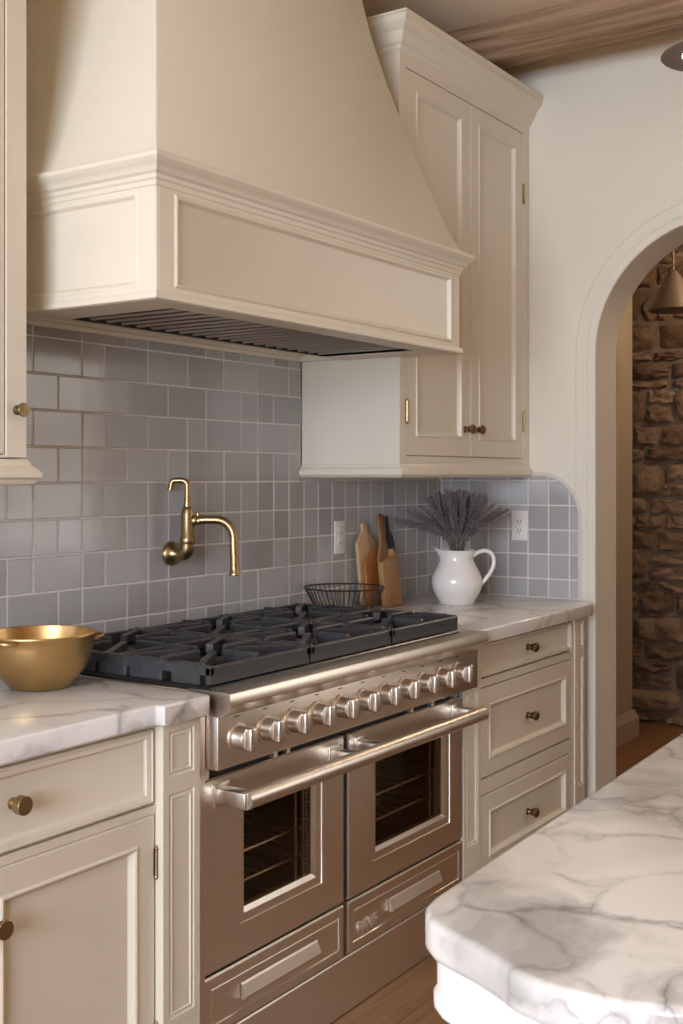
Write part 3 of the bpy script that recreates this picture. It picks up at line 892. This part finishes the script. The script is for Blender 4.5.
pts = [q(.004, .098), q(.05, .100), q(.075, .100)] + [q(.082 + .052 * math.sin(a), .048 + .052 * math.cos(a)) for a in [i * PI / 2 / 9 for i in range(10)]] + [q(.1355, .0), q(.1365, -.045)]
b.tube(pts, .0128, 18)
b.lathe(q(.1367, -.062), [(.014, 0), (.0168, .002), (.0168, .008), (.0145, .012), (.0130, .022)], 'z', 24)
b.lathe(q(.012, .098), [(.016, 0), (.018, .004), (.018, .010), (.013, .014), (.0145, .018), (.0145, .024), (.011, .028)], (CRX, CRY, 0), 24)
b.tube([q(.03, .108), q(.03, .120)], .006, 12)
b.tube([q(.128, .018), q(.121, .032)], .004, 10)
b.build('spout', 'brass', pf, 40)

# ------------------------------------------------------------------ outlets
def outlet(name, place, u, z, label, w=.068, h=.116):
    loc = place(u, z, .0085)
    o = thing(name, loc, label, 'electrical outlet')
    def bx(u0, u1, z0, z1, d0, d1, nm, mt, bev=.0, parent=o):
        b = MB(); p, r = place(u0, z0, d0), place(u1, z1, d1)
        b.box(min(p[0], r[0]), max(p[0], r[0]), min(p[1], r[1]), max(p[1], r[1]), z0, z1, bev, 2)
        return b.build(nm, mt, parent, 30)
    bx(u - w / 2, u + w / 2, z - h / 2, z + h / 2, .0082, .0132, 'cover_plate', 'outlet', .0018)
    ins = bx(u - .017, u + .017, z - .034, z + .034, .0128, .0148, 'receptacle', 'outlet', .0006)
    b = MB()
    for dz in (.016, -.018):
        for du in (-.006, .006):
            p, r = place(u + du - .0013, z + dz - .005, .0146), place(u + du + .0013, z + dz + .005, .0152)
            b.box(min(p[0], r[0]), max(p[0], r[0]), min(p[1], r[1]), max(p[1], r[1]), z + dz - .005, z + dz + .005)
        p, r = place(u - .002, 0, .0146), place(u + .002, 0, .0152)
        b.box(min(p[0], r[0]), max(p[0], r[0]), min(p[1], r[1]), max(p[1], r[1]), z + dz - .013, z + dz - .009)
    b.build('slot', 'dark', ins, 0)
outlet('electrical_outlet', back, 3.449, 1.172, 'white outlet plate on back wall tiles left of the cutting boards')
outlet('electrical_outlet', right, 1.975, 1.196, 'white outlet plate on side wall tiles right of the lavender')

# ------------------------------------------------------------------ brass bowl
bx_, by_ = 1.788, 2.012
bw = thing('mixing_bowl', (bx_, by_, CT), 'gold metal mixing bowl with two small handles on left worktop', 'bowl')
b = MB()
op = [(.0, .0015), (.050, .0015), (.056, .0), (.060, .001), (.066, .008), (.080, .022), (.094, .040), (.105, .065), (.111, .090), (.114, .108), (.116, .110), (.1165, .113), (.115, .115)]
inn = [(.111, .114), (.109, .106), (.104, .075), (.092, .042), (.076, .024), (.055, .012), (.0, .010)]
b.lathe((bx_, by_, CT), [(r_ * 1.06, h_ * 1.07) for r_, h_ in op + inn], 'z', 56, cap=False); b.build('bowl', 'brass_bright', bw, 50)
def loop_handle(ang):
    b = MB(); u = Vector((math.cos(ang), math.sin(ang), 0)); w = Vector((-u.y, u.x, 0)); c0 = Vector((bx_, by_, CT + .110))
    pts = [c0 + u * .119 + w * .026, c0 + u * .127 + w * .025 + Vector((0, 0, .001)), c0 + u * .136 + w * .016 + Vector((0, 0, .003)), c0 + u * .139 + Vector((0, 0, .004)), c0 + u * .136 - w * .016 + Vector((0, 0, .003)), c0 + u * .127 - w * .025 + Vector((0, 0, .001)), c0 + u * .119 - w * .026]
    b.tube(pts, .0042, 12); b.build('handle', 'brass_bright', bw, 50)
for a in (math.radians(-40), math.radians(192)): loop_handle(a)

# ------------------------------------------------------------------ wire basket
kx, ky = 3.252, 2.175
wb = thing('wire_basket', (kx, ky, CT), 'round dark wire basket beside the cooktop on the right worktop', 'basket')
circ = lambda r, z, n=48: [(kx + r * math.cos(2 * PI * i / n), ky + r * math.sin(2 * PI * i / n), z) for i in range(n)]
b = MB(); b.tube(circ(.134, CT + .098), .0028, 8, True); b.build('rim', 'wire', wb)
b = MB(); b.tube(circ(.074, CT + .0025), .0023, 8, True); b.tube(circ(.060, CT + .0025), .0018, 6, True); b.tube(circ(.030, CT + .0025), .0018, 6, True); b.build('base_ring', 'wire', wb)
b = MB()
for i in range(44):
    a = 2 * PI * i / 44; ca, sa = math.cos(a), math.sin(a)
    b.tube([(kx + .134 * ca, ky + .134 * sa, CT + .098), (kx + .106 * ca, ky + .106 * sa, CT + .045), (kx + .077 * ca, ky + .077 * sa, CT + .006), (kx + .072 * ca, ky + .072 * sa, CT + .0025)], .0013, 6)
for i in range(8):
    a = PI * i / 8; ca, sa = math.cos(a), math.sin(a)
    b.tube([(kx + .072 * ca, ky + .072 * sa, CT + .0025), (kx - .072 * ca, ky - .072 * sa, CT + .0025)], .0013, 6)
b.build('wires', 'wire', wb)

# ------------------------------------------------------------------ boards against the wall
def board(name, outline, x, z0, ybase, lean, thick, mat, label, cat, rot=0., hole=None):
    """outline in (across, up) metres; stands at z0 and leans back by 'lean' radians"""
    bm = bmesh.new()
    vs = [bm.verts.new((u, 0, w)) for u, w in outline]
    f = bm.faces.new(vs)
    r = bmesh.ops.extrude_face_region(bm, geom=[f])
    for w in r['geom']:
        if isinstance(w, bmesh.types.BMVert): w.co.y -= thick
    bmesh.ops.recalc_face_normals(bm, faces=bm.faces[:])
    ed = [e for e in bm.edges if abs(e.verts[0].co.y - e.verts[1].co.y) < 1e-6]
    bmesh.ops.bevel(bm, geom=ed, offset=min(.003, thick * .3), segments=2, profile=.5, affect='EDGES')
    b = MB().bm(bm)
    o = b.build(name, mat, smooth=40)
    o.location = (x, ybase, z0); o.rotation_euler = (-lean, rot, 0)
    return tag(o, label, cat)
def paddle(w, h, hw, hh, n=10, sh=.055):
    """rounded paddle: body w x h, neck hw wide and hh tall"""
    pts = [(-w / 2 + .008, 0), (w / 2 - .008, 0), (w / 2, .008), (w / 2, h - sh)]
    pts += [(hw / 2 + (w / 2 - hw / 2) * (1 - (i / n)) ** 1.6, h - sh + (sh + .005) * math.sin(i / n * PI / 2)) for i in range(1, n)]
    pts += [(hw / 2, h + .01), (hw / 2 + .003, h + hh - .02)] + [(hw / 2 * math.cos(a) * 1.2, h + hh - .014 + .014 * math.sin(a)) for a in [PI * i / 8 for i in range(1, 8)]] + [(-hw / 2 - .003, h + hh - .02), (-hw / 2, h + .01)]
    pts += [(-hw / 2 - (w / 2 - hw / 2) * (1 - (1 - i / n)) ** 1.6, h - sh + (sh + .005) * math.sin((1 - i / n) * PI / 2)) for i in range(1, n)]
    pts += [(-w / 2, h - sh), (-w / 2, .008)]
    return pts
board('cutting_board', paddle(.120, .262, .030, .040, 10, .034), 3.584, CT, 2.290, .10, .014, 'board_pale', 'pale maple paddle cutting board leaning on the tiles, leftmost board', 'cutting board')
amb = [(-.05, 0), (.048, 0), (.05, .01), (.047, .10), (.046, .185), (.040, .200), (.02, .206), (.0, .198), (-.02, .182), (-.044, .168), (-.054, .150), (-.055, .06)]
board('serving_board', amb, 3.584, CT, 2.264, .12, .012, 'board_amber', 'short amber wooden board in front of the pale paddle board', 'cutting board')
board('serving_paddle', paddle(.085, .225, .036, .110), 3.640, CT, 2.243, .16, .013, 'board_walnut', 'tall walnut brown paddle with long handle leaning beside the pale board', 'cutting board', .05)
sp = [(-.010, 0), (.010, 0), (.012, .16), (.028, .185), (.033, .215), (.028, .245), (.014, .268), (.009, .275), (.009, .325), (-.009, .325), (-.009, .275), (-.016, .25), (-.024, .215), (-.022, .185), (-.012, .16)]
board('spatula', sp, 3.732, CT, 2.264, .17, .008, 'blackwood', 'black wooden spatula standing between the walnut paddle and tan block', 'spatula', .03)
blk = [(-.055, 0), (.055, 0), (.057, .02), (.052, .185), (.030, .205), (.020, .182), (-.050, .160), (-.055, .14)]
bo = board('textured_board', blk, 3.604, CT, 2.212, .13, .022, 'board_tan', 'tan wooden board with rows of carved notches right of the paddles', 'cutting board', 0)
b = MB()
for r_ in range(11):
    for c_ in range(6):
        u = -.038 + c_ * .0125 + (.004 if r_ % 2 else 0); w = .022 + r_ * .0115
        b.box(u, u + .007, -.0232, -.0215, w, w + .004)
no = b.build('carved_notch', 'board_walnut', bo, 0, local=True); no['label'] = 'dark carved notches'; no['kind'] = 'stuff'

# ------------------------------------------------------------------ jug and lavender
jx, jy = 3.805, 2.047
jg = thing('ceramic_jug', (jx, jy, CT), 'white glazed ceramic jug holding lavender on the right worktop', 'jug')
ou = [(.0, .0), (.060, .0), (.064, .003), (.066, .010), (.078, .030), (.089, .055), (.0935, .078), (.091, .100), (.082, .122), (.070, .142), (.062, .158), (.0595, .170), (.062, .184), (.068, .196), (.070, .199)]
inj = [(.068, .1995), (.064, .194), (.0575, .182), (.055, .170), (.058, .157), (.066, .140), (.078, .120), (.086, .100), (.0885, .078), (.084, .056), (.073, .032), (.058, .014), (.0, .012)]
sd = Vector((-CRX, -CRY, 0))       # spout points to the left of the view
sw_ = Vector((-sd.y, sd.x, 0))
n = 64; rings = []
for r_, h_ in ou + inj:
    ring = []
    for i in range(n):
        a = 2 * PI * i / n
        k = max(0, (h_ - .150) / .05); k = min(k, 1.0)
        bulge = math.exp(-(((a + PI) % (2 * PI) - PI) / .42) ** 2)
        rr = max(r_, 1e-5) + .022 * k ** 1.5 * bulge; zz = h_ + .012 * k ** 2 * bulge
        ring.append(Vector((jx, jy, CT + zz)) + (sd * math.cos(a) + sw_ * math.sin(a)) * rr)
    rings.append(ring)
b = MB(); b.ring_stack(rings, False, False); b.build('body', 'ceramic', jg, 60)
b = MB()
hp_ = lambda s, z: Vector((jx, jy, CT + z)) - sd * s
ctrl = [(.058, .176), (.078, .190), (.104, .196), (.126, .186), (.136, .162), (.132, .134), (.118, .108), (.102, .088), (.088, .070)]
def smooth_path(p, k=5):
    out = []
    for i in range(len(p) - 1):
        p0, p1, p2, p3 = p[max(i - 1, 0)], p[i], p[i + 1], p[min(i + 2, len(p) - 1)]
        for j in range(k):
            t = j / k
            out.append(.5 * ((2 * p1) + (p2 - p0) * t + (2 * p0 - 5 * p1 + 4 * p2 - p3) * t * t + (3 * p1 - p0 - 3 * p2 + p3) * t ** 3))
    return out + [p[-1]]
b.tube(smooth_path([hp_(s, z) for s, z in ctrl]), .0075, 14)
b.build('handle', 'ceramic', jg, 60)

rl = random.Random(21)
def make_sprig(theta, length, seed):
    rs = random.Random(seed)
    up = .165; pts = [Vector((0, 0, 0)), Vector((.0, 0, up * .5)), Vector((0, 0, up))]
    m = 14; p = Vector((0, 0, up)); stp = length / m; dirs = []
    for i in range(m):
        a = theta * min(1, (i + 1) / (m * .45)) + rs.gauss(0, .02) + (.12 * (i / m) if theta > .6 else 0)
        d = Vector((math.sin(a), rs.gauss(0, .03), math.cos(a))).normalized()
        p = p + d * stp; pts.append(p.copy()); dirs.append(d)
    b = MB(); b.tube(pts, .0012, 5)
    fl = MB()
    L0 = 3 + int(m * .18)
    for i in range(L0, len(pts) - 1):
        for s in range(3):
            t = s / 3 + rs.uniform(-.1, .1)
            c = pts[i].lerp(pts[i + 1], max(0, min(1, t)))
            frac = (i - L0 + t) / (len(pts) - L0)
            R = (.0085 * (1 - .55 * frac) * (.65 + .35 * math.sin(frac * PI))) + .002
            d = dirs[min(i - 3, m - 1)]
            u = d.orthogonal().normalized(); w = d.cross(u)
            a0 = rs.uniform(0, 6.28)
            for k in range(4):
                a = a0 + k * PI / 2 + rs.uniform(-.4, .4)
                o_ = (u * math.cos(a) + w * math.sin(a))
                q0 = c + o_ * R * .35; q1 = c + o_ * R * rs.uniform(.9, 1.5) + d * R * rs.uniform(.5, 1.2)
                ax = (q1 - q0); s1 = ax.normalized().orthogonal().normalized(); s2 = ax.normalized().cross(s1); wd = R * .26
                mid_ = q0.lerp(q1, .6)
                fl.add([q0, mid_ + s1 * wd, mid_ + s2 * wd, mid_ - s1 * wd, mid_ - s2 * wd, q1],
                       [(0, 2, 1), (0, 3, 2), (0, 4, 3), (0, 1, 4), (5, 1, 2), (5, 2, 3), (5, 3, 4), (5, 4, 1)])
    st = b.build('lavender_sprig', 'stem', smooth=50)
    f = fl.build('flower_spike', 'lavender', st, 0, local=True)
    return st, f
variants = [(.08, .225), (.24, .225), (.42, .225), (.60, .225), (.80, .225), (1.0, .245), (1.26, .275)]
protos = [make_sprig(t, l, 100 + i) for i, (t, l) in enumerate(variants)]
plan = []
for k, cnt in enumerate((7, 12, 14, 14, 14, 13, 9)):
    for j in range(cnt):
        if k == 6: ang = rl.uniform(-.45, .45)
        elif k == 5: ang = rl.choice((rl.uniform(-.7, .7), rl.uniform(-.7, .7), PI + rl.uniform(-.5, .5)))     # widest ones sweep along the view's left and right
        else: ang = 2 * PI * (j + rl.uniform(-.3, .3)) / cnt
        plan.append((k, ang))
lb = thing('lavender_bunch', (jx, jy, CT + .018), 'bunch of dried grey purple lavender standing in the white jug', 'dried flowers')
base_ang = math.atan2(sd.y, sd.x)
first = [True] * len(protos)
for k, ang in plan:
    st, f = protos[k]
    A = base_ang + ang
    ox = .030 * math.cos(A) * rl.uniform(.2, 1); oy = .030 * math.sin(A) * rl.uniform(.2, 1)
    if first[k]: s2, f2 = st, f; first[k] = False
    else:
        s2 = st.copy(); COL.objects.link(s2); f2 = f.copy(); COL.objects.link(f2); f2.parent = s2
    s2.parent = lb
    s2.location = (ox, oy, rl.uniform(0, .018)); s2.rotation_euler = (0, 0, A)

# ------------------------------------------------------------------ lamps in view
pl = thing('pendant_lamp', (5.6, 1.829, 2.19), 'brown cone pendant lamp hanging before the stone wall', 'pendant lamp')
b = MB(); b.lathe((5.6, 1.829, 2.19), [(.118, 0), (.120, .004), (.116, .012), (.040, .165), (.020, .190), (.018, .192), (.014, .185), (.036, .158), (.112, .010), (.116, .002)], 'z', 40, cap=False); b.build('shade', 'shade', pl, 40)
b = MB(); b.tube([(5.6, 1.829, 2.375), (5.6, 1.829, 2.748)], .006, 10); b.lathe((5.6, 1.829, 2.72), [(.012, 0), (.05, .015), (.05, .029)], 'z', 24); b.build('rod', 'shade', pl, 40)
SX, SY, SZ = 3.335, .965, 2.581
sl = thing('saucer_lamp', (SX, SY, SZ), 'flat taupe saucer lamp at the right edge below the beam', 'pendant lamp')
b = MB(); b.lathe((SX, SY, SZ), [(.096, .004), (.150, 0), (.153, .003), (.150, .006), (.06, .020), (.03, .03), (.0, .03)], 'z', 56); b.build('saucer', 'saucer', sl, 30)
b = MB(); b.lathe((SX, SY, SZ), [(0, -.010), (.06, -.008), (.088, -.002), (.095, .005), (.0, .005)], 'z', 48); b.build('diffuser', 'bulb_glass', sl, 60)
b = MB(); b.tube([(SX, SY, SZ + .028), (SX, SY, ZC - .001)], .006, 12); b.lathe((SX, SY, ZC - .026), [(.012, 0), (.05, .012), (.05, .025)], 'z', 24); b.build('rod', 'saucer', sl, 40)

# ------------------------------------------------------------------ light
def area(name, loc, rot, sx, sy, power, col):
    l = bpy.data.lights.new(name, 'AREA'); l.shape = 'RECTANGLE'; l.size = sx; l.size_y = sy; l.energy = power; l.color = col
    o = bpy.data.objects.new(name, l); COL.objects.link(o); o.location = loc; o.rotation_euler = rot
    return o
# daylight entering through the wide left window and the window in the right wall
area('window_daylight', (XL - .16, (WY0 + WY1) / 2, (WZ0 + WZ1) / 2), (0, -PI / 2, 0), WZ1 - WZ0, WY1 - WY0, 405, (.87, .96, 1.12))
area('side_window_daylight', (XR + .19, (V0 + V1) / 2, (VZ0 + VZ1) / 2), (0, PI / 2, 0), VZ1 - VZ0, V1 - V0, 18, (1.0, .97, .92))
l = bpy.data.lights.new('hall_fill', 'POINT'); l.energy = 34; l.color = (1, .78, .56); l.shadow_soft_size = .12  # added fill with no fixture, brightens the stone wall and hall
o = bpy.data.objects.new('hall_fill', l); COL.objects.link(o); o.location = (5.55, 1.25, 2.55)

l = bpy.data.lights.new('bounce_sun', 'SUN'); l.energy = 11; l.angle = math.radians(.6); l.color = (1, .84, .64)  # added so bounce off the unseen floor warms the ceiling and fronts
o = bpy.data.objects.new('bounce_sun', l); COL.objects.link(o); o.location = (-6, -1, 6); o.rotation_euler = Vector((.62, .12, -.78)).to_track_quat('-Z', 'Y').to_euler()
w = bpy.data.worlds.new('world'); sc.world = w; w.use_nodes = True
bg = w.node_tree.nodes['Background']; bg.inputs['Color'].default_value = (.85, .9, 1, 1); bg.inputs['Strength'].default_value = .5

# ------------------------------------------------------------------ camera
cd = bpy.data.cameras.new('camera'); cam = bpy.data.objects.new('camera', cd); COL.objects.link(cam)
F = 1170.0
cd.sensor_fit = 'VERTICAL'; cd.sensor_height = 24; cd.sensor_width = 24 * 683 / 1024
cd.lens = 24 * F / 1024
cd.shift_y = -36 / 1024
a = math.atan((1128 - 341.5) / F)
cam.location = (0, 0, H); cam.rotation_euler = (PI / 2, 0, -(PI / 2 - a))
cd.clip_start = .05
cd.dof.use_dof = True; cd.dof.focus_distance = 3.1; cd.dof.aperture_fstop = 9
sc.camera = cam

vs = sc.view_settings
vs.view_transform = 'Standard'; vs.look = 'None'; vs.gamma = 1; vs.exposure = -0.25; vs.use_curve_mapping = False
try:
    sc.cycles.use_denoising = True
    sc.cycles.max_bounces = 10; sc.cycles.diffuse_bounces = 6; sc.cycles.glossy_bounces = 5; sc.cycles.transmission_bounces = 6
    sc.cycles.sample_clamp_indirect = 6
    sc.cycles.caustics_reflective = False; sc.cycles.caustics_refractive = False
except Exception: pass
